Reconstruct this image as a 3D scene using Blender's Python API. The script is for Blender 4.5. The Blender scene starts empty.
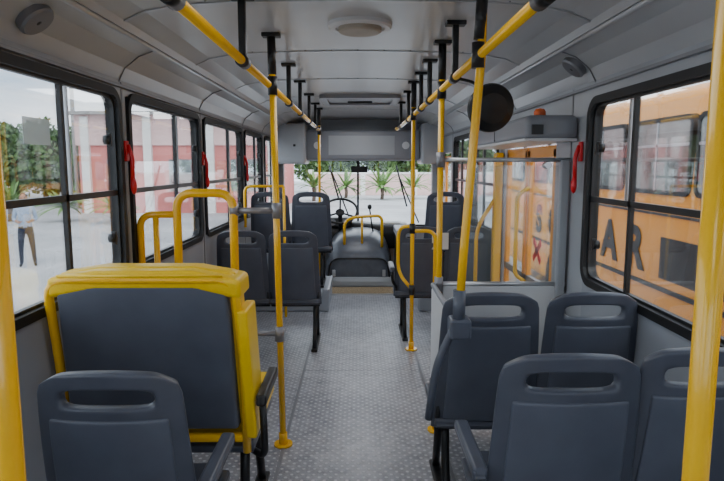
import bpy, bmesh, math, random
from mathutils import Vector, Matrix
random.seed(7)
D=bpy.data; C=bpy.context
COL=C.scene.collection

# ---------------------------------------------------------------- materials
def mat(name,col,rough=.5,metal=0,var=0.0,scale=20,bump=0.0,bscale=200,coat=0,emis=None,estr=0,spec=.5):
    m=D.materials.new(name); m.use_nodes=True
    nt=m.node_tree; b=nt.nodes['Principled BSDF']
    b.inputs['Base Color'].default_value=(*col,1)
    b.inputs['Roughness'].default_value=rough
    b.inputs['Metallic'].default_value=metal
    b.inputs['Coat Weight'].default_value=coat
    b.inputs['Specular IOR Level'].default_value=spec
    tc=nt.nodes.new('ShaderNodeTexCoord')
    if var>0:
        n=nt.nodes.new('ShaderNodeTexNoise'); n.inputs['Scale'].default_value=scale; n.inputs['Detail'].default_value=5
        nt.links.new(tc.outputs['Object'],n.inputs['Vector'])
        r=nt.nodes.new('ShaderNodeValToRGB')
        r.color_ramp.elements[0].position=.3; r.color_ramp.elements[1].position=.7
        r.color_ramp.elements[0].color=(*[c*(1-var) for c in col],1)
        r.color_ramp.elements[1].color=(*[min(1,c*(1+var)) for c in col],1)
        nt.links.new(n.outputs['Fac'],r.inputs['Fac']); nt.links.new(r.outputs['Color'],b.inputs['Base Color'])
    if bump>0:
        n2=nt.nodes.new('ShaderNodeTexNoise'); n2.inputs['Scale'].default_value=bscale
        nt.links.new(tc.outputs['Object'],n2.inputs['Vector'])
        bp=nt.nodes.new('ShaderNodeBump'); bp.inputs['Strength'].default_value=bump; bp.inputs['Distance'].default_value=.002
        nt.links.new(n2.outputs['Fac'],bp.inputs['Height']); nt.links.new(bp.outputs['Normal'],b.inputs['Normal'])
    if emis:
        b.inputs['Emission Color'].default_value=(*emis,1); b.inputs['Emission Strength'].default_value=estr
    return m

def glass_mat(name,tint=(.95,.97,.97),refl=.05,rough=.02,milk=0):
    m=D.materials.new(name); m.use_nodes=True; nt=m.node_tree; nt.nodes.clear()
    o=nt.nodes.new('ShaderNodeOutputMaterial'); t=nt.nodes.new('ShaderNodeBsdfTransparent'); g=nt.nodes.new('ShaderNodeBsdfGlossy')
    t.inputs[0].default_value=(*tint,1); g.inputs['Roughness'].default_value=rough
    mx=nt.nodes.new('ShaderNodeMixShader')
    fr=nt.nodes.new('ShaderNodeFresnel'); fr.inputs[0].default_value=1.3
    ma=nt.nodes.new('ShaderNodeMath'); ma.operation='MULTIPLY_ADD'; ma.inputs[1].default_value=.5; ma.inputs[2].default_value=refl*.4
    nt.links.new(fr.outputs[0],ma.inputs[0]); nt.links.new(ma.outputs[0],mx.inputs[0])
    nt.links.new(t.outputs[0],mx.inputs[1]); nt.links.new(g.outputs[0],mx.inputs[2])
    last=mx
    if milk>0:
        d=nt.nodes.new('ShaderNodeBsdfDiffuse'); d.inputs[0].default_value=(.75,.8,.82,1)
        m2=nt.nodes.new('ShaderNodeMixShader'); m2.inputs[0].default_value=milk
        nt.links.new(mx.outputs[0],m2.inputs[1]); nt.links.new(d.outputs[0],m2.inputs[2]); last=m2
    nt.links.new(last.outputs[0],o.inputs[0]); return m

M={}
M['shell']=mat('seat_plastic',(.075,.084,.112),.30,bump=.25,bscale=400,var=.12,scale=9)
M['shell2']=mat('seat_plastic_panel',(.092,.104,.138),.36,bump=.3,bscale=500,var=.12,scale=7)
M['cush']=mat('seat_cushion_vinyl',(.05,.056,.075),.55,bump=.3)
M['black']=mat('black_plastic',(.012,.012,.013),.40)
M['rubber']=mat('black_rubber',(.008,.008,.009),.55)
M['yellow']=mat('yellow_paint',(1.0,.54,.004),.24,coat=.5,var=.04,scale=6)
M['yvinyl']=mat('yellow_vinyl',(1.0,.62,.003),.36,bump=.4,bscale=120,var=.05,scale=8)
M['wall']=mat('wall_laminate',(.40,.42,.45),.30,var=.05,scale=3,bump=.1)
M['lower']=mat('lower_wall_laminate',(.33,.35,.39),.40,var=.05,scale=3)
M['ceil']=mat('ceiling_laminate',(.52,.53,.55),.28,var=.05,scale=2)
M['alu']=mat('aluminium',(.6,.61,.63),.30,metal=.8)
M['dalu']=mat('dull_aluminium',(.28,.28,.30),.4,metal=.5)
M['gplas']=mat('grey_plastic',(.26,.27,.30),.40)
M['engine']=mat('engine_cover_vinyl',(.115,.125,.15),.30,var=.15,scale=10)
M['trimgrey']=mat('engine_cover_skirt',(.40,.42,.45),.35)
M['red']=mat('red_handle',(.75,.012,.02),.3)
M['orange']=mat('orange_lens',(.9,.16,.03),.25)
M['white']=mat('white_plastic',(.68,.69,.71),.4)
M['paper']=mat('paper',(.75,.75,.72),.7)
M['sticker']=glass_mat('translucent_sticker',(.9,.9,.88),.05,.3,milk=.40)
M['glass']=glass_mat('window_glass')
M['acryl']=glass_mat('acrylic_sheet',(.93,.95,.95),.12,.05,milk=.07)
M['mat']=mat('ribbed_mat',(.36,.27,.16),.7,var=.5,scale=60)
M['busY']=mat('school_bus_orange',(1.0,.37,.008),.3,coat=.3)
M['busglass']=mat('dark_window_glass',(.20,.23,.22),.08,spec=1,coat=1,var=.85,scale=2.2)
M['wallred']=mat('painted_wall_red',(.62,.20,.18),.8,var=.2,scale=.6)
M['wallpink']=mat('painted_wall_pink',(.72,.50,.48),.8,var=.15,scale=.6)
M['wwhite']=mat('white_masonry',(.78,.77,.75),.8,var=.1,scale=1)
M['leaf']=mat('foliage',(.075,.14,.04),.7,var=.6,scale=3)
M['palm']=mat('palm_leaf',(.15,.27,.07),.55,var=.5,scale=2)
M['bark']=mat('bark',(.16,.12,.09),.8,var=.3,scale=8)
M['conc']=mat('concrete',(.35,.34,.33),.85,var=.15,scale=4)
M['skin']=mat('skin',(.36,.19,.12),.55)
M['hair']=mat('hair',(.015,.012,.01),.6)
M['shirt']=mat('shirt_cloth',(.34,.42,.54),.8,var=.25,scale=30)
M['jeans']=mat('trouser_cloth',(.02,.025,.045),.8,var=.2,scale=20)
M['shoe']=mat('shoe_leather',(.02,.015,.012),.4)

def floor_mat():
    m=D.materials.new('studded_floor'); m.use_nodes=True; nt=m.node_tree; b=nt.nodes['Principled BSDF']
    tc=nt.nodes.new('ShaderNodeTexCoord')
    mp=nt.nodes.new('ShaderNodeMapping'); mp.inputs['Rotation'].default_value=(0,0,math.radians(45))
    nt.links.new(tc.outputs['Object'],mp.inputs['Vector'])
    v=nt.nodes.new('ShaderNodeTexVoronoi'); v.voronoi_dimensions='2D'; v.inputs['Scale'].default_value=26; v.inputs['Randomness'].default_value=0
    nt.links.new(mp.outputs[0],v.inputs['Vector'])
    r=nt.nodes.new('ShaderNodeValToRGB'); r.color_ramp.elements[0].position=.15; r.color_ramp.elements[1].position=.28
    r.color_ramp.elements[0].color=(1,1,1,1); r.color_ramp.elements[1].color=(0,0,0,1)
    nt.links.new(v.outputs['Distance'],r.inputs['Fac'])
    n=nt.nodes.new('ShaderNodeTexNoise'); n.inputs['Scale'].default_value=14; n.inputs['Detail'].default_value=12; n.inputs['Roughness'].default_value=.85
    nt.links.new(tc.outputs['Object'],n.inputs['Vector'])
    r2=nt.nodes.new('ShaderNodeValToRGB'); r2.color_ramp.elements[0].position=.38; r2.color_ramp.elements[1].position=.62
    r2.color_ramp.elements[0].color=(.27,.275,.31,1); r2.color_ramp.elements[1].color=(.60,.605,.64,1)
    nt.links.new(n.outputs['Fac'],r2.inputs['Fac'])
    # broad grime
    n3=nt.nodes.new('ShaderNodeTexNoise'); n3.inputs['Scale'].default_value=1.6; n3.inputs['Detail'].default_value=4
    nt.links.new(tc.outputs['Object'],n3.inputs['Vector'])
    r3=nt.nodes.new('ShaderNodeValToRGB'); r3.color_ramp.elements[0].position=.35; r3.color_ramp.elements[1].position=.6
    r3.color_ramp.elements[0].color=(.72,.72,.74,1); r3.color_ramp.elements[1].color=(1,1,1,1)
    nt.links.new(n3.outputs['Fac'],r3.inputs['Fac'])
    mm=nt.nodes.new('ShaderNodeMix'); mm.data_type='RGBA'; mm.blend_type='MULTIPLY'; mm.inputs['Factor'].default_value=1
    nt.links.new(r2.outputs['Color'],mm.inputs['A']); nt.links.new(r3.outputs['Color'],mm.inputs['B'])
    mx=nt.nodes.new('ShaderNodeMix'); mx.data_type='RGBA'; mx.inputs['B'].default_value=(.85,.85,.88,1)
    ml=nt.nodes.new('ShaderNodeMath'); ml.operation='MULTIPLY'; ml.inputs[1].default_value=.65
    nt.links.new(r.outputs['Color'],ml.inputs[0]); nt.links.new(ml.outputs[0],mx.inputs['Factor'])
    nt.links.new(mm.outputs['Result'],mx.inputs['A']); nt.links.new(mx.outputs['Result'],b.inputs['Base Color'])
    bp=nt.nodes.new('ShaderNodeBump'); bp.inputs['Distance'].default_value=.003; bp.inputs['Strength'].default_value=.9
    nt.links.new(r.outputs['Color'],bp.inputs['Height']); nt.links.new(bp.outputs['Normal'],b.inputs['Normal'])
    b.inputs['Roughness'].default_value=.34; b.inputs['Metallic'].default_value=.2
    return m
M['floor']=floor_mat()
M['ground']=mat('asphalt_paving',(.42,.42,.43),.85,var=.18,scale=.5)

# ---------------------------------------------------------------- helpers
def empty(name,loc=(0,0,0),rot=0):
    o=D.objects.new(name,None); o.empty_display_size=.1; o.location=loc; o.rotation_euler=(0,0,rot); COL.objects.link(o); return o
def link(name,me,material=None,parent=None,smooth=False):
    o=D.objects.new(name,me); COL.objects.link(o)
    if material is not None:
        me.materials.clear(); me.materials.append(material)
    if parent: o.parent=parent
    if smooth:
        for p in me.polygons: p.use_smooth=True
    return o
def bake(o):
    dg=C.evaluated_depsgraph_get(); dg.update()
    me=D.meshes.new_from_object(o.evaluated_get(dg))
    o.modifiers.clear(); o.data=me; return o
def box(name,lo,hi,m,parent=None,bev=0,seg=2):
    bm=bmesh.new(); bmesh.ops.create_cube(bm,size=1)
    for v in bm.verts:
        v.co=Vector([(lo[i]+hi[i])/2+v.co[i]*(hi[i]-lo[i]) for i in range(3)])
    if bev>0:
        bmesh.ops.bevel(bm,geom=bm.edges[:],offset=bev,segments=seg,profile=.5,affect='EDGES',clamp_overlap=True)
    me=D.meshes.new(name); bm.to_mesh(me); bm.free()
    return link(name,me,m,parent,smooth=False)
def fillet(pts,r,n=6,closed=False):
    pts=[Vector(p) for p in pts]
    out=[]; N=len(pts)
    for i,p in enumerate(pts):
        if not closed and i in(0,N-1): out.append(p); continue
        a=pts[i-1]; b=pts[(i+1)%N]
        da=(a-p); db=(b-p); ra=min(r,da.length*.49); rb=min(r,db.length*.49)
        s=p+da.normalized()*ra; e=p+db.normalized()*rb
        for k in range(n+1):
            t=k/n; out.append(s*(1-t)**2+p*2*t*(1-t)+e*t*t)
    return out
def tube(name,pts,r,m,parent=None,closed=False,res=10):
    pts=[Vector(p) for p in pts]; N=len(pts)
    bm=bmesh.new(); rings=[]
    prev=None
    for i,p in enumerate(pts):
        if closed: t=(pts[(i+1)%N]-pts[i-1])
        else: t=(pts[min(i+1,N-1)]-pts[max(i-1,0)])
        t.normalize()
        if prev is None:
            up=Vector((0,0,1)) if abs(t.z)<.9 else Vector((0,1,0))
            a=t.cross(up).normalized()
        else:
            a=(prev-t*prev.dot(t)).normalized()
        prev=a; b=t.cross(a)
        rings.append([bm.verts.new(p+(a*math.cos(2*math.pi*k/res)+b*math.sin(2*math.pi*k/res))*r) for k in range(res)])
    for i in range(N if closed else N-1):
        A=rings[i];B=rings[(i+1)%N]
        for k in range(res):
            bm.faces.new((A[k],A[(k+1)%res],B[(k+1)%res],B[k]))
    if not closed:
        bm.faces.new(rings[0][::-1]); bm.faces.new(rings[-1])
    bmesh.ops.recalc_face_normals(bm,faces=bm.faces[:])
    me=D.meshes.new(name); bm.to_mesh(me); bm.free()
    return link(name,me,m,parent,True)
def cyl(name,a,b,r,m,parent=None,res=20):
    o=tube(name,[a,b],r,m,parent,res=res)
    for p in o.data.polygons:
        if len(p.vertices)>4: p.use_smooth=False
    return o
def ball(name,c,s,m,parent=None,sub=3):
    bm=bmesh.new(); bmesh.ops.create_icosphere(bm,subdivisions=sub,radius=1)
    for v in bm.verts: v.co=Vector((c[0]+v.co.x*s[0],c[1]+v.co.y*s[1],c[2]+v.co.z*s[2]))
    me=D.meshes.new(name); bm.to_mesh(me); bm.free(); return link(name,me,m,parent,True)
def rrect(y0,y1,z0,z1,r,n=6):
    out=[]
    for cy,cz,a0 in((y1-r,z1-r,0),(y0+r,z1-r,90),(y0+r,z0+r,180),(y1-r,z0+r,270)):
        for k in range(n+1):
            a=math.radians(a0+90*k/n); out.append((cy+r*math.cos(a),cz+r*math.sin(a)))
    return out
def ring_x(name,x0,x1,y0,y1,z0,z1,w,ro,ri,m,parent,axis='x'):
    A=rrect(y0,y1,z0,z1,ro); B=rrect(y0+w,y1-w,z0+w,z1-w,ri)
    bm=bmesh.new(); 
    def mk(P,x): return [bm.verts.new((x,p[0],p[1]) if axis=='x' else (p[0],x,p[1]) if axis=='y' else (p[0],p[1],x)) for p in P]
    a0,a1,b0,b1=mk(A,x0),mk(A,x1),mk(B,x0),mk(B,x1); N=len(A)
    for i in range(N):
        j=(i+1)%N
        bm.faces.new((a0[i],a0[j],b0[j],b0[i])); bm.faces.new((a1[i],b1[i],b1[j],a1[j]))
        bm.faces.new((a0[i],a1[i],a1[j],a0[j])); bm.faces.new((b0[i],b0[j],b1[j],b1[i]))
    bmesh.ops.recalc_face_normals(bm,faces=bm.faces[:])
    me=D.meshes.new(name); bm.to_mesh(me); bm.free(); return link(name,me,m,parent)
def softbox(name,lo,hi,m,parent,bev=.04,seg=4,fn=None):
    bm=bmesh.new(); bmesh.ops.create_cube(bm,size=1)
    for v in bm.verts: v.co=Vector([(lo[i]+hi[i])/2+v.co[i]*(hi[i]-lo[i]) for i in range(3)])
    bmesh.ops.subdivide_edges(bm,edges=bm.edges[:],cuts=3,use_grid_fill=True)
    if fn:
        for v in bm.verts: v.co=Vector(fn(*v.co))
    me=D.meshes.new(name); bm.to_mesh(me); bm.free()
    o=link(name,me,m,parent,True)
    b=o.modifiers.new('b','BEVEL'); b.width=bev; b.segments=seg; b.limit_method='ANGLE'; b.angle_limit=math.radians(50)
    bake(o)
    for p in o.data.polygons: p.use_smooth=True
    return o
def disc_lathe(name,prof,m,parent,res=40):
    bm=bmesh.new(); R=[[bm.verts.new((r*math.cos(2*math.pi*k/res),r*math.sin(2*math.pi*k/res),z)) for k in range(res)] for r,z in prof]
    for i in range(len(R)-1):
        for k in range(res): bm.faces.new((R[i][k],R[i][(k+1)%res],R[i+1][(k+1)%res],R[i+1][k]))
    bm.faces.new(R[-1])
    bmesh.ops.recalc_face_normals(bm,faces=bm.faces[:])
    me=D.meshes.new(name); bm.to_mesh(me); bm.free(); return link(name,me,m,parent)

W=1.15; YB=-1.6; YF=8.6
# ---------------------------------------------------------------- walls
def side_wall(name,s,wins,z0,z1,doors):
    par=empty(name)
    x0,x1=sorted((s*W,s*(W+.05)))
    segs=sorted([(a,b,'w') for a,b in wins]+[(a,b,'d') for a,b in doors])
    y=YB;k=0
    for a,b,t in segs:
        box('pillar_%d'%k,(x0,y,-.35),(x1,a,1.95),M['wall'],par);k+=1
        if t=='w':
            box('lower_panel_%d'%k,(x0,a,-.35),(x1,b,z0+.02),M['lower'],par)
            box('upper_panel_%d'%k,(x0,a,z1-.02),(x1,b,1.95),M['wall'],par)
        else: box('upper_panel_%d'%k,(x0,a,1.66),(x1,b,1.95),M['wall'],par)
        y=b
    box('pillar_%d'%k,(x0,y,-.35),(x1,YF,1.95),M['wall'],par)
    for k,(a,b,t) in enumerate(segs[1:]):
        xa,xb=sorted((s*(W-.004),s*W)); ym=(a+segs[k][1])/2
        box('joint_%d'%k,(xa,ym-.008,.1),(xb,ym+.008,1.9),M['dalu'],par)
    return par
LW=[(-1.45,-.05),(.08,1.46),(1.55,2.90),(2.985,4.34),(4.43,5.93),(6.02,7.14),(7.3,8.35)]
RW=[(-1.45,-.1),(.02,1.32),(1.42,2.97),(4.85,5.95),(6.05,7.1)]
LZ=(.955,1.862); RZ=(.905,1.83)
side_wall('wall_left',-1,LW,*LZ,[])
side_wall('wall_right',1,RW,*RZ,[(3.45,4.65),(7.35,8.4)])
wi=[1]
def window(s,y0,y1,z0,z1,zm,slide=0):
    par=empty('window_%d'%wi[0]); wi[0]+=1
    xa,xb=sorted((s*(W-.016),s*(W+.052)))
    ring_x('rubber_frame',xa,xb,y0,y1,z0,z1,.036,.10,.07,M['rubber'],par)
    xa,xb=sorted((s*(W+.005),s*(W+.024)))
    ring_x('sash',xa,xb,y0+.034,y1-.034,z0+.034,z1-.034,.014,.068,.055,M['black'],par)
    box('mid_rail',(xa,y0+.045,zm-.013),(xb,y1-.045,zm+.013),M['black'],par)
    ym=y0+(y1-y0)*slide
    box('mullion_upper',(xa,ym-.012,zm),(xb,ym+.012,z1-.045),M['black'],par)
    box('mullion_lower',(xa,ym-.012,z0+.045),(xb,ym+.012,zm),M['black'],par)
    box('sash_edge',(xa,ym+.04,zm+.014),(xb,ym+.048,z1-.05),M['alu'],par)
    gx=s*(W+.014)
    box('glass_pane',(gx-.002,y0+.034,z0+.034),(gx+.002,y1-.034,z1-.034),M['glass'],par)
    for zz in((zm+z1)/2,(z0+zm)/2):
        cyl('latch',(s*(W+.012),y1-.15,zz),(s*(W-.016),y1-.15,zz),.022,M['black'],par)
        box('latch_tab',(min(s*(W-.02),s*(W+.0)),y1-.158,zz-.03),(max(s*(W-.02),s*(W)),y1-.142,zz+.03),M['black'],par,.003)
for a,b in LW: window(-1,a,b,*LZ,1.37,.60)
for a,b in RW: window(1,a,b,*RZ,1.335,.70 if a==1.42 else .55)
par=empty('wall_rear')
box('lower_panel',(-1.2,YB-.05,-.35),(1.2,YB,1.0),M['lower'],par)
box('upper_panel',(-1.2,YB-.05,1.85),(1.2,YB,2.2),M['wall'],par)
box('side_l',(-1.2,YB-.05,1.0),(-.95,YB,1.85),M['wall'],par); box('side_r',(.95,YB-.05,1.0),(1.2,YB,1.85),M['wall'],par)
par=empty('window_%d'%wi[0]); wi[0]+=1
ring_x('rubber_frame',YB-.07,YB+.02,-.98,.98,.97,1.88,.05,.1,.06,M['rubber'],par,'y')
box('glass_pane',(-.94,YB-.03,1.0),(.94,YB-.026,1.85),M['glass'],par)

# ---------------------------------------------------------------- floor
par=empty('floor')
box('floor_main',(-1.2,YB-.05,-.06),(.80,YF,0),M['floor'],par)
for a,b in((YB-.05,3.45),(4.65,7.35),(8.4,YF)): box('floor_side',(.80,a,-.06),(1.2,b,0),M['floor'],par)
for k,(a,b) in enumerate(((3.45,4.65),(7.35,8.4))): 
    box('door_step_%d'%k,(.80,a,-.36),(1.2,b,-.28),M['floor'],par); box('riser_%d'%k,(.79,a,-.3),(.80,b,-.05),M['dalu'],par)
for k,x in enumerate((-.40,.46)):
    box('floor_trim_%d'%k,(x-.008,YB,0),(x+.008,6.7,.004),M['dalu'],par)
box('step_mat',(-.42,6.75,.0),(.42,7.15,.014),M['mat'],par,.004)
box('step_edge_strip',(-.42,6.72,.0),(.42,6.75,.018),M['alu'],par)
box('sheet_seam',(-.40,4.2,0),(.45,4.204,.0015),M['dalu'],par)
for nm,s in(('baseboard_left',-1),('baseboard_right',1)):
    pb=empty(nm)
    for k,(a,b) in enumerate(((YB,8.5),) if s<0 else ((YB,3.4),(4.7,7.3))):
        xa,xb=sorted((s*(W-.012),s*W)); box('skirting_%d'%k,(xa,a,0),(xb,b,.12),M['dalu'],pb,.003)
par=empty('wheel_arch_podium'); box('podium_body',(-1.135,5.95,0),(-.30,6.72,.235),M['lower'],par,.02); box('podium_edge',(-.315,5.95,.22),(-.295,6.72,.238),M['alu'],par)
par=empty('wheel_arch_podium.001'); box('podium_body',(.62,5.95,0),(1.135,6.95,.235),M['lower'],par,.02); box('podium_edge',(.605,5.95,.22),(.625,6.95,.238),M['alu'],par)

# ---------------------------------------------------------------- ceiling
prof=[(1.16,1.84),(1.155,1.90),(1.12,1.965),(1.05,2.02),(.965,2.05),(.945,2.048),(.93,2.075),(.85,2.11),(.72,2.135),(.5,2.148),(0,2.155)]
full=[(-x,z) for x,z in prof]+[(x,z) for x,z in prof[::-1][1:]]
bm=bmesh.new(); rr=[]
for y in (YB-.05,YF+.05): rr.append([bm.verts.new((x,y,z)) for x,z in full])
up=[[bm.verts.new((x*1.06,y,z+.08)) for x,z in full] for y in(YB-.05,YF+.05)]
for i in range(len(full)-1):
    bm.faces.new((rr[0][i],rr[0][i+1],rr[1][i+1],rr[1][i])); bm.faces.new((up[0][i],up[1][i],up[1][i+1],up[0][i+1]))
for e in(0,1):
    for i in range(len(full)-1):
        bm.faces.new((rr[e][i],up[e][i],up[e][i+1],rr[e][i+1]))
for i in(0,len(full)-1): bm.faces.new((rr[0][i],rr[1][i],up[1][i],up[0][i]))
bmesh.ops.recalc_face_normals(bm,faces=bm.faces[:])
me=D.meshes.new('ceiling'); bm.to_mesh(me); bm.free(); ceil=link('ceiling',me,M['ceil'])
for k,y in enumerate((.2,1.35,2.45,3.5,4.6,5.7,7.0)):
    pts=[(x,y,z-.002) for x,z in full if abs(x)<.94]
    bm=bmesh.new()
    A=[bm.verts.new((p[0],y-.010,p[2])) for p in pts];B=[bm.verts.new((p[0],y+.010,p[2])) for p in pts]
    A2=[bm.verts.new((p[0],y-.010,p[2]-.004)) for p in pts];B2=[bm.verts.new((p[0],y+.010,p[2]-.004)) for p in pts]
    for i in range(len(pts)-1):
        bm.faces.new((A2[i],A2[i+1],B2[i+1],B2[i])); bm.faces.new((A[i],A[i+1],A2[i+1],A2[i])); bm.faces.new((B[i],B2[i],B2[i+1],B[i+1]))
    me=D.meshes.new('joint'); bm.to_mesh(me); bm.free(); link('joint_strip_%d'%k,me,M['alu'],ceil)
    for x in (-.6,-.3,-.15,0,.15,.3,.6):
        z=2.155-.02*(abs(x)/.75)**2.5
        ball('rivet',(x,y-.03,z-.003),(.005,.005,.003),M['dalu'],ceil,1)
for k,(s) in enumerate((-1,1)):
    pr=empty('trim_%d'%(k+1))
    tube('cove_bead',[(s*.958,YB,2.040),(s*.958,7.9,2.040)],.011,M['alu'],pr)
    pr2=empty('trim_%d'%(k+3))
    xa,xb=sorted((s*1.128,s*1.152)); box('window_head_strip',(xa,YB,1.872),(xb,8.0,1.885),M['dalu'],pr2)
for s in(-1,1):
    for y in(.75,1.5,2.92,4.37,5.98,7.2):
        P=[(s*x,y,z-.003) for x,z in prof[1:5]]
        tube('cove_joint',[(p[0]-s*.002,p[1],p[2]) for p in P],.003,M['dalu'],ceil,res=6)

par=empty('ceiling_air_vent',(0.01,2.85,2.15))
disc_lathe('flange',[(.15,.004),(.15,-.012),(.14,-.02),(.115,-.02),(.11,-.012),(.09,-.012)],M['white'],par)
disc_lathe('centre_cap',[(.10,-.014),(.10,-.032),(.09,-.038),(.0001,-.042)],mat('vent_cap',(.45,.40,.33),.5),par)
par=empty('roof_hatch')
ring_x('frame',2.115,2.155,-.36,.40,5.55,6.25,.07,.06,.04,M['dalu'],par,'z')
box('panel',(-.30,5.61,2.135),(.34,6.19,2.15),M['gplas'],par); box('handle',(-.1,5.85,2.10),(.14,5.88,2.12),M['black'],par,.005)
par=empty('roof_hatch.001')
ring_x('frame',2.12,2.155,-.34,.36,-.6,.1,.07,.06,.04,M['dalu'],par,'z'); box('panel',(-.28,-.54,2.135),(.3,.04,2.15),M['gplas'],par)
for k,(x,y) in enumerate(((-1.075,2.05),(1.07,3.0),(1.07,5.2))):
    s=1 if x>0 else -1
    par=empty('ceiling_speaker' if k==0 else 'ceiling_speaker.%03d'%k,(x,y,1.985)); par.rotation_euler=(0,s*math.radians(40),0)
    disc_lathe('bezel',[(.062,.02),(.062,-.012),(.055,-.02),(.045,-.02)],M['dalu'],par); disc_lathe('grille',[(.045,-.012),(.0001,-.022)],M['black'],par)

# ---------------------------------------------------------------- handrails
RX=.445; RZ_=1.90
def rail(name,s,y0,y1,hang):
    par=empty(name)
    tube('rail_tube',fillet([(s*RX,y0,RZ_),(s*RX,y1-.1,RZ_),(s*(RX-.0),y1,RZ_+.02)],.1),.017,M['yellow'],par,res=14)
    for k,y in enumerate(hang):
        x=s*RX
        box('hanger_plate',(x-.045,y-.03,2.13),(x+.045,y+.03,2.15),M['black'],par,.004)
        softbox('hanger_stem',(x-.014,y-.017,1.92),(x+.014,y+.017,2.135),M['black'],par,.006,2)
        cyl('hanger_clamp',(x,y-.04,RZ_),(x,y+.04,RZ_),.0245,M['black'],par,16)
rail('handrail',-1,-1.2,6.9,(-.5,1.47,2.36,3.9,4.65,5.5,6.3))
rail('handrail.001',1,-1.2,6.9,(-.5,1.47,2.78,3.75,4.25,5.3,6.2))
def pole(name,pts,top=True,m=None,r=.0165):
    par=empty(name)
    tube('pole_tube',pts,r,M['yellow'],par,res=16)
    a=Vector(pts[0]); b=Vector(pts[-1])
    if top:
        box('ceiling_plate',(b.x-.045,b.y-.03,2.13),(b.x+.045,b.y+.03,2.15),M['black'],par,.004)
        cyl('upper_sleeve',b,b+(a-b).normalized()*.19,.021,M['black'],par)
    t=(RZ_-a.z)/(b.z-a.z); c=a.lerp(b,t)
    cyl('tee_clamp_v',c-Vector((0,0,.05)),c+Vector((0,0,.04)),.024,M['black'],par)
    if a.z<.1:
        cyl('floor_flange',(a.x,a.y,0),(a.x,a.y,.012),.05,M['yellow'],par); cyl('floor_sleeve',(a.x,a.y,.01),(a.x,a.y,.07),.023,M['yellow'],par)
    return par
pole('grab_pole',[(-.465,.75,0.0),(-.465,.75,2.14)])
pole('grab_pole.001',[(.457,.75,0.0),(.457,.75,2.14)])
p=pole('grab_pole.002',[(-.405,3.03,0.0),(-.43,3.03,2.14)],r=.0175)
for z in(.62,1.27): cyl('joint_sleeve',(-.412-.005*z,3.03,z-.04),(-.412-.005*z,3.03,z+.04),.024,M['dalu'],p)
p=pole('grab_pole.003',[(.385,2.2,.92),(.40,2.2,1.2),(.448,2.2,1.9),(.448,2.2,2.14)])
cyl('foot_sleeve',(.385,2.2,.90),(.386,2.2,1.03),.024,M['shell2'],p); box('foot_bracket',(.35,2.17,.84),(.43,2.26,.92),M['shell2'],p,.01)
tube('lower_tube',fillet([(.385,2.2,.92),(.33,2.2,.80),(.30,2.2,.72),(.28,2.24,.50)],.1),.016,M['shell2'],p)
p=pole('grab_pole.004',[(.445,3.2,0),(.445,3.2,2.14)])
for z in(.85,1.53): cyl('joint_sleeve',(.445,3.2,z-.04),(.445,3.2,z+.04),.024,M['dalu'],p)
p=pole('grab_pole.005',[(.435,4.69,0),(.435,4.69,2.14)])
for z in(.5,1.0): cyl('joint_sleeve',(.435,4.69,z-.04),(.435,4.69,z+.04),.024,M['black'],p)
pole('grab_pole.006',[(-.445,6.85,0),(-.445,6.85,2.14)])
par=empty('seat_guard_rail')
tube('tall_loop',fillet([(-.93,3.03,.55),(-.93,3.03,1.36),(-.64,3.03,1.36),(-.64,3.03,.0)],.09,8),.022,M['yellow'],par,res=14)
tube('link_tube',[(-.64,3.03,1.27),(-.43,3.03,1.27)],.016,M['dalu'],par); 
tube('low_loop',fillet([(-1.12,3.03,.75),(-1.12,3.03,1.25),(-.93,3.03,1.25)],.07,8),.018,M['yellow'],par,res=14)
tube('low_loop_inner',fillet([(-1.04,3.03,.6),(-1.04,3.03,1.25)],.05),.016,M['yellow'],par,res=14)
tube('base_tube',[(-.64,3.03,.62),(-.43,3.03,.62)],.014,M['dalu'],par)
cyl('clamp',(-.655,3.03,1.27),(-.615,3.03,1.27),.026,M['dalu'],par)
box('foot',(-.68,2.99,0),(-.60,3.07,.012),M['yellow'],par)
par=empty('seat_guard_rail.001')
tube('loop',fillet([(.45,4.69,.98),(.62,4.69,.98),(.62,4.69,.0)],.08,8),.016,M['yellow'],par)
tube('loop_aisle',fillet([(.435,4.69,1.02),(.33,4.80,1.0),(.33,4.8,.62),(.435,4.72,.50)],.10,8),.015,M['yellow'],par)
par=empty('seat_guard_rail.002')
tube('loop',fillet([(-1.1,5.75,.9),(-1.1,5.75,1.30),(-.72,5.75,1.30)],.07,8),.014,M['yellow'],par)
tube('post',fillet([(-.72,5.75,0),(-.72,5.75,1.30)],.05),.014,M['yellow'],par)

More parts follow.
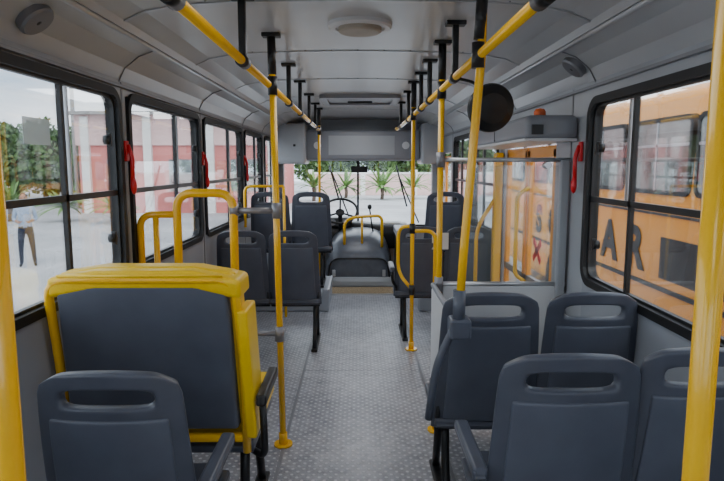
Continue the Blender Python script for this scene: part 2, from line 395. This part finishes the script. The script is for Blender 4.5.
# ---------------------------------------------------------------- seats
def topdrop(x,z):
    k=max(0,(z-.86)/.135); return -.045*k*(abs(x)/.205)**4
def seat_back():
    xs=[-.205,-.195,-.165,-.145,-.134,-.05,.05,.134,.145,.165,.195,.205]; zs=[.37,.385,.5,.62,.74,.84,.880,.890,.944,.954,.985,.996]
    bm=bmesh.new(); g=[]
    for z in zs:
        row=[]
        for x in xs:
            f=1.05-.14*((z-.37)/.62)
            if z>.97 : f*=.965
            y=.10-.115*((z-.37)/.62)+.035*(abs(x)/.2)**2.5-.02*math.sin(math.pi*(z-.37)/.62)
            row.append(bm.verts.new((x*f,y,z+topdrop(x,z))))
        g.append(row)
    for j in range(len(zs)-1):
        for i in range(len(xs)-1):
            if zs[j]>=.889 and zs[j+1]<=.945 and xs[i]>=-.135 and xs[i+1]<=.135: continue
            bm.faces.new((g[j][i],g[j][i+1],g[j+1][i+1],g[j+1][i]))
    me=D.meshes.new('seat_back'); bm.to_mesh(me); bm.free()
    o=link('tmp',me,M['shell'],None,True)
    s=o.modifiers.new('s','SOLIDIFY'); s.thickness=.036; s.offset=0
    s=o.modifiers.new('ss','SUBSURF'); s.levels=2
    bake(o); r=o.data; D.objects.remove(o)
    for p in r.polygons: p.use_smooth=True
    return r
def seat_panel(zlo,zhi,w,yo,th,m):
    bm=bmesh.new(); xs=[-w,-w*.93,-w*.5,0,w*.5,w*.93,w]; n=6
    zs=[zlo,zlo+.015]+[zlo+(zhi-zlo)*k/n for k in range(1,n)]+[zhi-.015,zhi]; g=[]
    for z in zs:
        f=1.05-.12*((z-.37)/.62)
        g.append([bm.verts.new((x*f,.10-.115*((z-.37)/.62)+.035*(abs(x)/.2)**2.5-.02*math.sin(math.pi*(z-.37)/.62)+yo,z)) for x in xs])
    for j in range(len(zs)-1):
        for i in range(len(xs)-1): bm.faces.new((g[j][i],g[j][i+1],g[j+1][i+1],g[j+1][i]))
    me=D.meshes.new('seat_panel'); bm.to_mesh(me); bm.free(); o=link('tmp',me,m,None,True)
    s=o.modifiers.new('s','SOLIDIFY'); s.thickness=th; s.offset=0
    s=o.modifiers.new('ss','SUBSURF'); s.levels=2
    bake(o); r=o.data; D.objects.remove(o)
    for p in r.polygons: p.use_smooth=True
    return r
def tmpmesh(o):
    m=o.data; D.objects.remove(o); return m
SB=seat_back(); SP=seat_panel(.42,.855,.165,-.019,.014,M['shell2']); SC=seat_panel(.45,.86,.155,.03,.035,M['cush'])
def panf(x,y,z): return (x*(1-.1*max(0,(y-.35))),y,z-.02*math.exp(-((x/.12)**2+((y-.28)/.15)**2))*(1 if z>.44 else 0)-(.03 if y>.5 else 0))
PAN=tmpmesh(softbox('pan',(-.205,.07,.385),(.205,.50,.425),M['shell'],None,.018,3,panf))
CUS=tmpmesh(softbox('cus',(-.185,.10,.42),(.185,.48,.465),M['cush'],None,.02,3,panf))
cnt={}
def seat(x,y,z=0,legx=0,arm=0,name='passenger_seat',sz=1,sx=1):
    k=cnt.get(name,0); cnt[name]=k+1
    p=empty(name if k==0 else '%s.%03d'%(name,k),(x,y,z)); p.scale=(sx,1,sz)
    for n,me in(('backrest_shell',SB),('back_panel',SP),('back_cushion',SC),('seat_shell',PAN),('seat_cushion',CUS)):
        o=D.objects.new(n,me); COL.objects.link(o); o.parent=p
    tube('side_bracket_l',fillet([(-.18,.30,.385),(-.195,.10,.37),(-.185,.085,.55)],.05),.012,M['black'],p,res=8)
    tube('side_bracket_r',fillet([(.18,.30,.385),(.195,.10,.37),(.185,.085,.55)],.05),.012,M['black'],p,res=8)
    box('cross_beam',(-.2,.14,.345),(.2,.18,.385),M['black'],p,.006); box('cross_beam_front',(-.2,.36,.345),(.2,.40,.385),M['black'],p,.006)
    lx=legx
    tube('leg_rear',fillet([(lx,.16,.36),(lx,.14,.2),(lx,.05,.02)],.08),.018,M['black'],p,res=10)
    tube('leg_front',fillet([(lx,.38,.36),(lx,.38,.2),(lx,.45,.02)],.08),.018,M['black'],p,res=10)
    box('foot_bar',(lx-.025,.0,0),(lx+.025,.5,.022),M['black'],p,.006)
    if arm:
        ax=arm*.232
        tube('arm_bracket',fillet([(arm*.2,.09,.46),(ax,.06,.52),(ax,.06,.60)],.04),.012,M['black'],p)
        softbox('armrest',(ax-.022,.02,.60),(ax+.022,.36,.64),M['shell'],p,.014,3)
    return p
seat(-.67,1.52,0,.12,1,sz=.965,sx=1.02)
seat(-.925,4.62,0)
seat(-.515,4.62,0,.16)
seat(-.90,6.02,.24); seat(-.48,6.02,.24,.1)
seat(.595,1.58,0,-.12,-1,sz=.99,sx=1.04)
seat(.955,2.33,sx=.97); seat(.54,2.33,0,-.15,sx=1.03)
seat(.525,4.92,0,-.12,-1); seat(.935,4.92)
seat(.90,6.05,.24)
seat(.975,1.60,0,sz=1.0,sx=.9)
seat(-.92,.74)

# ---------------------------------------------------------------- yellow priority seat
par=empty('priority_double_seat')
yx0,yx1=-1.115,-.43
def bf(x,y,z):
    t=(z-.45)/.7; c=(yx0+yx1)/2
    return (c+(x-c)*(1.02-.05*t), y-.10*t, z)
def topround(x,y,z):
    x,y,z=bf(x,y,z); c=(yx0+yx1)/2; u=abs(x-c)/((yx1-yx0)/2)
    if z>1.0: z-= .05*max(0,u-.75)*4*.6
    return (x,y,z)
softbox('back_cushion',(yx0,2.20,.50),(yx1,2.33,1.135),M['yvinyl'],par,.05,5,topround)
softbox('back_top_roll',(yx0+.0,2.15,1.055),(yx1+.02,2.34,1.13),M['yvinyl'],par,.035,5,topround)
softbox('back_shell',(yx0+.03,2.15,.50),(yx1-.03,2.21,1.08),M['shell2'],par,.02,3,bf)
tube('back_frame_tube',fillet([(yx0+.0,2.17,.40),(yx0-.0,2.14,.75),(yx0+.005,2.07,1.095),(yx1-.01,2.07,1.095),(yx1+.0,2.14,.75),(yx1+.0,2.17,.40)],.08,8),.017,M['yellow'],par,res=12)
tube('top_seam_piping',[(yx0+.05,2.058,1.112),(yx1-.05,2.058,1.112)],.005,M['yvinyl'],par,res=8)
box('lower_cross_tube',(yx0,2.155,.44),(yx1,2.19,.475),M['yellow'],par,.012)
softbox('seat_cushion',(yx0,2.26,.42),(yx1+.03,2.72,.53),M['yvinyl'],par,.035,4)
softbox('seat_base',(yx0+.01,2.2,.375),(yx1+.02,2.70,.42),M['shell'],par,.012,2)
softbox('side_wing',(yx1-.005,2.15,.46),(yx1+.035,2.34,.98),M['yvinyl'],par,.02,3,bf)
for k,x in enumerate((yx0+.15,yx1-.03)):
    tube('leg_rear_%d'%k,fillet([(x,2.28,.38),(x,2.26,.2),(x,2.2,.02)],.08),.02,M['black'],par)
    tube('leg_front_%d'%k,fillet([(x,2.6,.38),(x,2.6,.2),(x,2.66,.02)],.08),.02,M['black'],par)
    box('foot_%d'%k,(x-.03,2.15,0),(x+.03,2.72,.022),M['black'],par,.006)
softbox('armrest',(yx1+.045,2.12,.60),(yx1+.085,2.45,.645),M['black'],par,.014,3)
tube('arm_support',fillet([(yx1+.065,2.16,.61),(yx1+.065,2.20,.36),(yx1-.03,2.3,.36)],.05),.014,M['black'],par)

# ---------------------------------------------------------------- barrier at middle door
par=empty('door_barrier')
box('laminate_panel',(.47,3.19,.06),(1.13,3.215,.84),M['white'],par,.004)
box('acrylic_sheet',(.60,3.198,.86),(1.09,3.206,1.50),M['acryl'],par)
tube('top_bar',[(.445,3.2,1.53),(1.145,3.2,1.53)],.012,M['alu'],par)
tube('mid_bar',[(.445,3.2,.85),(1.145,3.2,.85)],.014,M['alu'],par)
box('edge_post',(1.085,3.17,.05),(1.135,3.235,1.53),M['wall'],par,.01)
for x in(.62,1.02): cyl('panel_clip',(x,3.175,1.50),(x,3.23,1.50),.018,M['alu'],par)
par=empty('side_partition')
box('panel',(.40,2.62,.25),(.425,3.16,.84),M['white'],par,.01)
tube('edge_tube',fillet([(.412,2.62,.0),(.412,2.62,.85),(.412,3.18,.85)],.08,8),.014,M['gplas'],par)
# ---------------------------------------------------------------- doors
def leaf(par,y0,y1,x,k):
    box('stile_a_%d'%k,(x-.015,y0,-.25),(x+.015,y0+.05,1.60),M['busY'],par,.004); box('stile_b_%d'%k,(x-.015,y1-.05,-.25),(x+.015,y1,1.60),M['busY'],par,.004)
    box('top_rail_%d'%k,(x-.015,y0,1.55),(x+.015,y1,1.62),M['busY'],par,.004); box('kick_panel_%d'%k,(x-.014,y0+.04,-.26),(x+.014,y1-.04,.15),M['busY'],par)
    box('mid_rail_%d'%k,(x-.015,y0,.70),(x+.015,y1,.75),M['dalu'],par,.003); box('glass_%d'%k,(x-.003,y0+.05,.15),(x+.003,y1-.05,1.56),M['glass'],par)
par=empty('door_1'); leaf(par,3.48,4.05,1.175,0); leaf(par,4.07,4.62,1.175,1)
tube('handle',fillet([(1.16,4.0,.7),(1.08,4.0,.75),(1.08,4.0,1.3),(1.16,4.0,1.35)],.04),.014,M['yellow'],par)
for k,a in enumerate((40,-40)):
    o=box('warning_cross_%d'%k,(-.002,-.10,-.02),(.002,.10,.02),M['red'],par); o.location=(1.160,3.78,.95); o.rotation_euler=(math.radians(a),0,0)
par=empty('door_2'); leaf(par,7.38,7.86,1.175,0); leaf(par,7.88,8.37,1.175,1)
par=empty('door_frame_post'); box('post',(1.08,4.66,0),(1.145,4.74,1.60),M['yellow'],par,.01); box('post_base',(1.06,4.64,0),(1.145,4.76,.06),M['dalu'],par,.005)
tube('step_handrail',fillet([(.95,4.70,.05),(.95,4.70,1.0),(1.1,4.7,1.25)],.1),.016,M['yellow'],par)
par=empty('door_mechanism_cover')
softbox('cover_body',(.87,3.10,1.635),(1.147,4.72,1.76),M['gplas'],par,.03,3); box('cover_lip',(.865,3.10,1.625),(1.14,4.72,1.641),M['white'],par,.004)
box('cover_seam',(.868,3.8,1.65),(.873,3.81,1.75),M['black'],par)
box('rocker_switch',(.90,3.092,1.66),(.96,3.102,1.71),M['black'],par,.002)
par=empty('warning_beacon',(1.0,3.30,1.758)); disc_lathe('base',[(.04,0),(.04,.012),(.034,.015),(.0001,.016)],M['black'],par); disc_lathe('lens',[(.032,.012),(.032,.035),(.022,.05),(.0001,.054)],M['orange'],par)
par=empty('convex_mirror',(.62,2.8,1.765)); par.rotation_euler=(math.radians(100),0,math.radians(8))
disc_lathe('mirror_back',[(.0001,.035),(.07,.028),(.108,.008),(.113,-.006),(.108,-.012),(.0001,-.014)],M['black'],par)
par2=empty('mirror_arm'); tube('arm',fillet([(.46,2.8,1.90),(.55,2.8,1.88),(.61,2.83,1.78)],.04),.007,M['black'],par2)
def lever(s,y,z,k):
    p=empty('emergency_lever' if k==0 else 'emergency_lever.%03d'%k)
    xa,xb=sorted((s*(W-.005),s*(W-.02))); box('base_plate',(xa,y-.018,z+.0),(xb,y+.018,z+.10),M['red'],p,.004)
    tube('lever_arm',fillet([(s*(W-.02),y,z+.08),(s*(W-.04),y,z+.02),(s*(W-.035),y,z-.13)],.03),.011,M['red'],p)
    ball('lever_grip',(s*(W-.04),y,z-.12),(.015,.02,.045),M['red'],p,2)
for k,a in enumerate(((-1,2.94,1.52),(-1,4.385,1.5),(-1,5.975,1.5),(1,3.04,1.52),(1,6.0,1.5))): lever(*a,k)

# ---------------------------------------------------------------- front
par=empty('wall_front')
box('lower_panel',(-1.2,8.6,-.4),(1.2,8.66,.62),M['lower'],par)
box('header_panel',(-1.2,8.6,1.56),(1.2,8.66,2.25),M['wall'],par)
box('a_pillar_l',(-1.2,8.56,.6),(-1.07,8.66,1.6),M['wall'],par,.01); box('a_pillar_r',(1.07,8.56,.6),(1.2,8.66,1.6),M['wall'],par,.01)
par=empty('window_%d'%wi[0]); wi[0]+=1
ring_x('rubber_seal',8.58,8.68,-1.12,1.12,.60,1.60,.04,.12,.08,M['rubber'],par,'y')
box('windshield_glass',(-1.08,8.63,.63),(1.08,8.636,1.57),M['glass'],par)
box('centre_bar',(-.015,8.60,.62),(.015,8.65,1.58),M['black'],par)
tube('wiper_arm_l',[(-.1,8.70,.66),(-.38,8.70,1.4)],.01,M['black'],par); tube('wiper_blade_l',[(-.28,8.70,1.0),(-.42,8.70,1.5)],.012,M['black'],par)
tube('wiper_arm_r',[(.9,8.70,.66),(.62,8.70,1.3)],.01,M['black'],par); tube('wiper_blade_r',[(.72,8.70,.9),(.56,8.70,1.5)],.012,M['black'],par)
par=empty('destination_sign_housing')
softbox('housing',(-.72,8.12,1.57),(.85,8.58,1.98),M['gplas'],par,.04,3); box('access_door',(-.4,8.112,1.64),(.5,8.122,1.90),M['wall'],par,.003)
softbox('side_cabinet_l',(-1.10,7.95,1.52),(-.70,8.58,2.06),M['wall'],par,.03,3); softbox('side_cabinet_r',(.85,7.95,1.52),(1.10,8.58,2.06),M['wall'],par,.03,3)
box('cabinet_lock',(-.86,7.94,1.75),(-.83,7.952,1.78),M['black'],par)
for k,x in enumerate((-.55,.65)): cyl('header_lamp_%d'%k,(x,8.10,1.77),(x,8.13,1.77),.05,M['white'],par)
par=empty('dashboard')
def df(x,y,z): return (x,y-(.1*(z<.6)),z+(.06*math.exp(-((x+.35)/.25)**2) if z>.6 else 0))
softbox('dash_body',(-1.1,8.22,.35),(.72,8.57,.68),M['black'],par,.04,4,df)
softbox('instrument_hood',(-.62,8.12,.64),(-.08,8.42,.78),M['black'],par,.04,4)
for k,x in enumerate((-.50,-.35,-.20)): cyl('gauge_%d'%k,(x,8.105,.72),(x,8.12,.72),.045,M['dalu'],par)
box('radio',(.1,8.11,.52),(.32,8.13,.60),M['gplas'],par,.004); box('dash_papers',(.35,8.28,.68),(.6,8.5,.70),M['paper'],par)
par=empty('steering_wheel',(-.24,7.85,.90)); par.rotation_euler=(math.radians(40),0,0)
tube('rim',[(.23*math.cos(2*math.pi*k/40),.23*math.sin(2*math.pi*k/40),0) for k in range(40)],.016,M['black'],par,closed=True)
for k,a in enumerate((90,210,330)):
    tube('spoke_%d'%k,[(0,0,-.03),(.225*math.cos(math.radians(a)),.225*math.sin(math.radians(a)),0)],.012,M['black'],par)
disc_lathe('hub',[(.06,-.04),(.06,-.02),(.05,-.01),(.0001,-.008)],M['black'],par); tube('column',[(0,0,-.03),(0,.0,-.45)],.03,M['black'],par)
# engine cover: lofted rounded hump
par=empty('engine_cover')
def loft(name,secs,m,parent,nu=28,p=3.2):
    bm=bmesh.new(); R=[]
    for (cy,w,h,z0) in secs:
        R.append([bm.verts.new((.01+w*math.copysign(abs(math.cos(t))**(2/p),math.cos(t)),cy,z0+h*abs(math.sin(t))**(2/p))) for t in [math.pi*k/nu for k in range(nu+1)]])
    for i in range(len(R)-1):
        for k in range(nu): bm.faces.new((R[i][k],R[i][k+1],R[i+1][k+1],R[i+1][k]))
    bm.faces.new(R[0][::-1]); bm.faces.new(R[-1])
    bmesh.ops.recalc_face_normals(bm,faces=bm.faces[:])
    me=D.meshes.new(name); bm.to_mesh(me); bm.free(); return link(name,me,m,parent,True)
loft('cover_body',[(7.20,.34,.30,.02),(7.205,.37,.36,.01),(7.23,.395,.42,0),(7.28,.41,.48,0),(7.36,.42,.545,0),(7.47,.425,.60,0),(7.62,.43,.635,0),(7.85,.43,.65,0),(8.10,.43,.655,0)],M['engine'],par)
softbox('lower_skirt',(-.43,7.17,0),(.45,8.1,.13),M['trimgrey'],par,.05,4)
tube('seam_piping',fillet([(-.37,7.205,.12),(-.34,7.20,.36),(.36,7.20,.36),(.39,7.205,.12)],.12,8),.011,M['black'],par)
for k,x in enumerate((-.3,.32)): box('latch_%d'%k,(x-.02,7.17,.14),(x+.02,7.20,.22),M['alu'],par,.004)
par=empty('engine_cover_rail')
tube('loop',fillet([(-.17,7.35,.48),(-.17,7.35,.80),(-.05,7.35,.86),(.30,7.35,.88),(.30,7.35,.48)],.08,8),.019,M['yellow'],par,res=12)
tube('mid_post',[(.05,7.35,.5),(.05,7.35,.86)],.014,M['yellow'],par)
par=empty('driver_console'); softbox('console_body',(.50,7.25,0),(.72,8.05,.62),M['black'],par,.04,3); softbox('console_top',(.48,7.3,.6),(.74,8.0,.70),M['gplas'],par,.03,3)
par=empty('gear_lever'); tube('stick',fillet([(.2,7.8,.62),(.17,7.7,.8),(.15,7.6,.95)],.1),.01,M['black'],par); ball('knob',(.15,7.59,.97),(.03,.03,.035),M['black'],par,2)
par=empty('rear_view_mirror'); softbox('mirror_body',(-.10,8.52,1.40),(.14,8.56,1.49),M['black'],par,.015,3); tube('stem',[(.02,8.54,1.48),(.02,8.58,1.55)],.008,M['black'],par)
par=empty('notice_sheet'); box('sheet',(.62,4.905,.80),(.76,4.91,.94),M['paper'],par)
par=empty('window_sticker'); box('sticker',(-1.160,2.08,1.575),(-1.158,2.26,1.67),M['sticker'],par)

# ---------------------------------------------------------------- exterior
GZ=-.9
box('ground',(-90,-40,GZ-.1),(60,90,GZ),M['ground'])
par=empty('school_bus')
bx=3.35; y0,y1=-3.5,13.5
def busf(x,y,z): return (x+(.10*max(0,(z-1.3))),y,z)
softbox('body',(bx,y0,-.55),(bx+2.4,y1,2.35),M['busY'],par,.16,5,busf)
box('belt_stripe',(bx-.006,y0+.1,.26),(bx+.02,6.45,.72),M['black'],par)
box('rub_rail',(bx-.02,y0+.1,.12),(bx+.02,y1-.1,.17),M['black'],par,.004)
box('rub_rail_upper',(bx-.015,y0+.1,.95),(bx+.02,y1-.1,.98),M['black'],par,.004)
for k in range(11):
    a=y0+.45+k*1.5
    if a+1.35>y1: break
    ring_x('window_frame_%d'%k,bx-.012,bx+.10,a,a+1.42,1.18,2.02,.05,.1,.06,M['rubber'],par)
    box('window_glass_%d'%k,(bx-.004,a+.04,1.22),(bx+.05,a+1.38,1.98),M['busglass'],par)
    box('window_bar_%d'%k,(bx-.012,a+.69,1.22),(bx+.0,a+.72,1.98),M['alu'],par); box('window_mid_%d'%k,(bx-.012,a+.04,1.70),(bx+.0,a+1.38,1.73),M['alu'],par)
for k,y in enumerate((-1.2,9.8)):
    cyl('tyre_%d'%k,(bx-.02,y,GZ+.5),(bx+.3,y,GZ+.5),.5,M['rubber'],par,32); cyl('rim_%d'%k,(bx-.04,y,GZ+.5),(bx+.0,y,GZ+.5),.26,M['alu'],par,24)
for i,(ch,y) in enumerate((('A',8.00),('R',7.25),('L',8.75),('O',9.5),('C',10.3),('S',11.0),('E',11.7))):
    cu=D.curves.new('letter',type='FONT'); cu.body=ch; cu.size=.68; cu.extrude=.004; cu.offset=.028
    t=D.objects.new('t',cu); COL.objects.link(t); dg=C.evaluated_depsgraph_get(); dg.update()
    me=D.meshes.new_from_object(t.evaluated_get(dg)); D.objects.remove(t)
    me.transform(Matrix(((0,0,-1,bx-.008),(-1,0,0,y),(0,1,0,.30),(0,0,0,1))))
    link('letter_%d'%i,me,M['black'],par)
par=empty('boundary_wall')
box('wall_panel',(-4,48,GZ),(18,48.3,.8),M['wallpink'],par); box('coping',(-4,47.95,.8),(18,48.35,.95),M['wwhite'],par)
for k in range(6): box('pier_%d'%k,(-4+k*4.2,47.9,GZ),(-3.6+k*4.2,48.4,1.15),M['wwhite'],par)
par=empty('red_building')
box('walls',(-14,30,GZ),(-4.3,40,3.3),M['wallred'],par); box('upper_band',(-14.1,29.9,2.5),(-4.2,40.1,4.0),M['wallpink'],par)
for k in range(4): box('column_%d'%k,(-13.8+k*3.1,29.8,GZ),(-13.4+k*3.1,30.1,3.9),M['wwhite'],par)
for k in range(3): box('opening_%d'%k,(-12.6+k*3.1,29.95,.2),(-11.2+k*3.1,30.02,1.8),M['busglass'],par)
box('cap',(-14.4,29.6,4.0),(-3.9,40.4,4.15),M['conc'],par)
def blob_tree(name,x,y,h,r,n=9):
    par=empty(name,(x,y,GZ))
    tube('trunk',[(0,0,0),(.1,0,h*.4),(0,.1,h*.7)],.18,M['bark'],par)
    bm=bmesh.new()
    rnd=random.Random(int(x*31+y*7))
    for k in range(n):
        c=Vector((rnd.uniform(-r,r)*.8,rnd.uniform(-r,r)*.6,h*.6+rnd.uniform(-.5,.45)*r)); rr_=r*rnd.uniform(.35,.6)
        for q in range(420):
            d=Vector((rnd.gauss(0,1),rnd.gauss(0,1),rnd.gauss(0,1))).normalized()*rr_*rnd.uniform(.6,1.08)
            p=c+d; s=.22; a=Vector((rnd.uniform(-1,1),rnd.uniform(-1,1),rnd.uniform(-1,1))).normalized()*s; b=a.cross(d).normalized()*s*.6
            bm.faces.new([bm.verts.new(p+a),bm.verts.new(p+b),bm.verts.new(p-a),bm.verts.new(p-b)])
    me=D.meshes.new('canopy'); bm.to_mesh(me); bm.free(); link('canopy',me,M['leaf'],par)
tn=0
for (x,y,h,r) in ((-30,28,4.4,2.4),(-26,33,4.2,2.2),(-21.5,30,4.4,2.1),(-36,30,4.9,2.8),(-33,38,5.4,3),(-20,38,4.6,2.4),(-24,42,5.5,2.8),(-2.5,54,5.2,2.8),(2,55,4.8,2.6),(6.5,54,5.2,2.8),(11,55,5,2.6),(-17,36,4.2,2.0),(22,35,6,3),(16,26,5,2.4),(-28,22,3.8,1.8),(-40,36,5.5,3)):
    blob_tree('tree' if tn==0 else 'tree.%03d'%tn,x,y,h,r); tn+=1
def palm(name,x,y,h,r,n=26):
    par=empty(name,(x,y,GZ)); rnd=random.Random(int(x*13+y))
    if h>.2: tube('trunk',[(0,0,0),(.05,0,h*.5),(0,0,h)],.12,M['bark'],par)
    bm=bmesh.new()
    for k in range(n):
        a=2*math.pi*k/n+rnd.uniform(-.1,.1); el=rnd.uniform(.1,1.25); L=r*rnd.uniform(.8,1.1); prev=None
        d=Vector((math.cos(a),math.sin(a),0)); sd=Vector((-d.y,d.x,0))
        for i in range(7):
            t=i/6; p=Vector((0,0,h))+d*L*t*math.cos(el)+Vector((0,0,1))*(L*t*math.sin(el)-.45*L*t*t*math.cos(el)); w=.07*r*math.sin(math.pi*min(1,.15+t*.85))+.004
            row=(bm.verts.new(p-sd*w),bm.verts.new(p+Vector((0,0,.03))),bm.verts.new(p+sd*w))
            if prev: bm.faces.new((prev[0],prev[1],row[1],row[0])); bm.faces.new((prev[1],prev[2],row[2],row[1]))
            prev=row
    me=D.meshes.new('fronds'); bm.to_mesh(me); bm.free(); link('fronds',me,M['palm'],par)
for k,a in enumerate(((1.7,42,.8,2.2),(-.9,44,.8,1.9),(4.0,43,.8,1.9),(-10.3,25,.6,1.3),(-12.6,25.5,.6,1.3),(-15,25.5,.8,1.4),(-3.0,40,.9,1.8),(7,44,.8,1.9))): palm('palm_plant' if k==0 else 'palm_plant.%03d'%k,*a)
par=empty('utility_pole'); tube('shaft',[(-17.6,29,GZ),(-17.6,29,8)],.13,M['conc'],par); box('crossarm',(-18.5,28.95,6.9),(-16.7,29.05,7.05),M['bark'],par)
for k in range(3): tube('cable_%d'%k,[(-40,29,6.6+.1*k),(-17.6,29,7.0+.1*k)],.02,M['black'],par,res=5)
par=empty('street_lamp'); tube('shaft',[(-15.6,33,GZ),(-15.6,33,6.5)],.11,M['conc'],par); tube('lamp_arm',[(-15.6,33,6.3),(-14.6,33,6.7)],.05,M['conc'],par)

# ---------------------------------------------------------------- man outside
def man(loc,rot):
    par=empty('standing_man',loc,rot)
    V=[(0,0,.95,.145,.10),(0,0,1.13,.13,.095),(0,0,1.34,.16,.10),(0,0,1.46,.07,.07),(0,.0,1.53,.05,.05),
       (-.17,0,1.41,.062,.062),(-.235,.04,1.13,.045,.045),(-.12,-.19,1.08,.03,.03),
       (.17,0,1.41,.062,.062),(.235,.04,1.13,.045,.045),(.12,-.19,1.10,.03,.03),
       (-.09,0,.86,.09,.09),(-.12,-.02,.48,.062,.062),(-.13,.02,.09,.042,.042),(-.15,-.13,.04,.04,.03),
       (.09,0,.86,.09,.09),(.13,-.02,.48,.062,.062),(.15,.02,.09,.042,.042),(.17,-.13,.04,.04,.03)]
    E=[(0,1),(1,2),(2,3),(3,4),(2,5),(5,6),(6,7),(2,8),(8,9),(9,10),(0,11),(11,12),(12,13),(13,14),(0,15),(15,16),(16,17),(17,18)]
    me=D.meshes.new('body'); me.from_pydata([v[:3] for v in V],E,[]); o=D.objects.new('body',me); COL.objects.link(o); o.parent=par
    o.modifiers.new('k','SKIN')
    sv=me.skin_vertices[0].data
    for i,v in enumerate(V): sv[i].radius=(v[3],v[4]); sv[i].use_root=(i==0)
    s=o.modifiers.new('s','SUBSURF'); s.levels=2; bake(o)
    me=o.data; me.materials.clear()
    for m in('shirt','jeans','skin','shoe'): me.materials.append(M[m])
    for p in me.polygons:
        c=p.center; p.use_smooth=True
        if c.z<.075: p.material_index=3
        elif c.z<.97 and abs(c.y)<.14: p.material_index=1
        elif c.z>1.48 or (c.y<-.09 and abs(c.z-1.1)<.09 and abs(c.x)>.06) : p.material_index=2
        else: p.material_index=0
    ball('head',(0,-.01,1.635),(.078,.095,.115),M['skin'],par); ball('hair',(0,.012,1.66),(.083,.095,.105),M['hair'],par)
    ball('nose',(0,-.105,1.625),(.014,.02,.022),M['skin'],par,2)
    for s in(-1,1):
        ball('ear',(s*.08,0,1.63),(.012,.02,.03),M['skin'],par,2); ball('eye',(s*.03,-.092,1.645),(.012,.01,.008),M['hair'],par,2)
        hx=s*.10; ball('palm',(hx,-.225,1.095),(.035,.045,.018),M['skin'],par,2)
        for f in range(4):
            fx=hx+(-.026+.0175*f); L=(.062,.075,.07,.055)[f]; tube('finger',[(fx,-.25,1.095),(fx,-.25-L*.6,1.09),(fx-s*.004,-.25-L,1.068)],.0085,M['skin'],par,res=6)
        tube('thumb',[(hx-s*.025,-.215,1.1),(hx-s*.055,-.24,1.105),(hx-s*.058,-.265,1.10)],.0095,M['skin'],par,res=6)
    box('mouth',(-.025,-.104,1.583),(.025,-.096,1.589),M['red'],par)
man((-7.9,14.0,GZ),math.radians(25))

# ---------------------------------------------------------------- world & lights
w=D.worlds.new('overcast'); C.scene.world=w; w.use_nodes=True; nt=w.node_tree; bg=nt.nodes['Background']
tc=nt.nodes.new('ShaderNodeTexCoord'); mp=nt.nodes.new('ShaderNodeMapping'); mp.inputs['Scale'].default_value=(1,1,3)
n=nt.nodes.new('ShaderNodeTexNoise'); n.inputs['Scale'].default_value=2.2; n.inputs['Detail'].default_value=7; n.inputs['Roughness'].default_value=.55
r=nt.nodes.new('ShaderNodeValToRGB'); r.color_ramp.elements[0].position=.38; r.color_ramp.elements[1].position=.62
r.color_ramp.elements[0].color=(.40,.50,.64,1); r.color_ramp.elements[1].color=(.90,.93,.98,1)
nt.links.new(tc.outputs['Generated'],mp.inputs[0]); nt.links.new(mp.outputs[0],n.inputs['Vector']); nt.links.new(n.outputs['Fac'],r.inputs['Fac']); nt.links.new(r.outputs['Color'],bg.inputs['Color'])
bg.inputs['Strength'].default_value=4.0
sl=D.lights.new('sun','SUN'); sl.energy=2.5; sl.angle=.3; sl.color=(1,.97,.92); so=D.objects.new('sun',sl); so.rotation_euler=(math.radians(40),math.radians(-15),math.radians(30)); COL.objects.link(so)
for k,(y,e) in enumerate(((-.8,5),(1.3,4),(3.3,5),(5.2,6),(7.2,7))):  # added fill lights under the ceiling to brighten the cabin, no fixtures behind them
    l=D.lights.new('cabin_fill','AREA'); l.shape='RECTANGLE'; l.size=.5; l.size_y=1.0; l.energy=e; l.color=(.95,.97,1)
    o=D.objects.new('cabin_fill_light_%d'%k,l); o.location=(0,y,2.09); COL.objects.link(o)

# ---------------------------------------------------------------- camera
cd=D.cameras.new('camera'); cam=D.objects.new('camera',cd); COL.objects.link(cam); C.scene.camera=cam
cd.lens=36*590/724; cd.sensor_width=36; cd.clip_start=.05; cd.clip_end=300
cam.location=(0,0,1.5); cam.rotation_euler=(math.radians(90-7.25),0,math.radians(-.39))
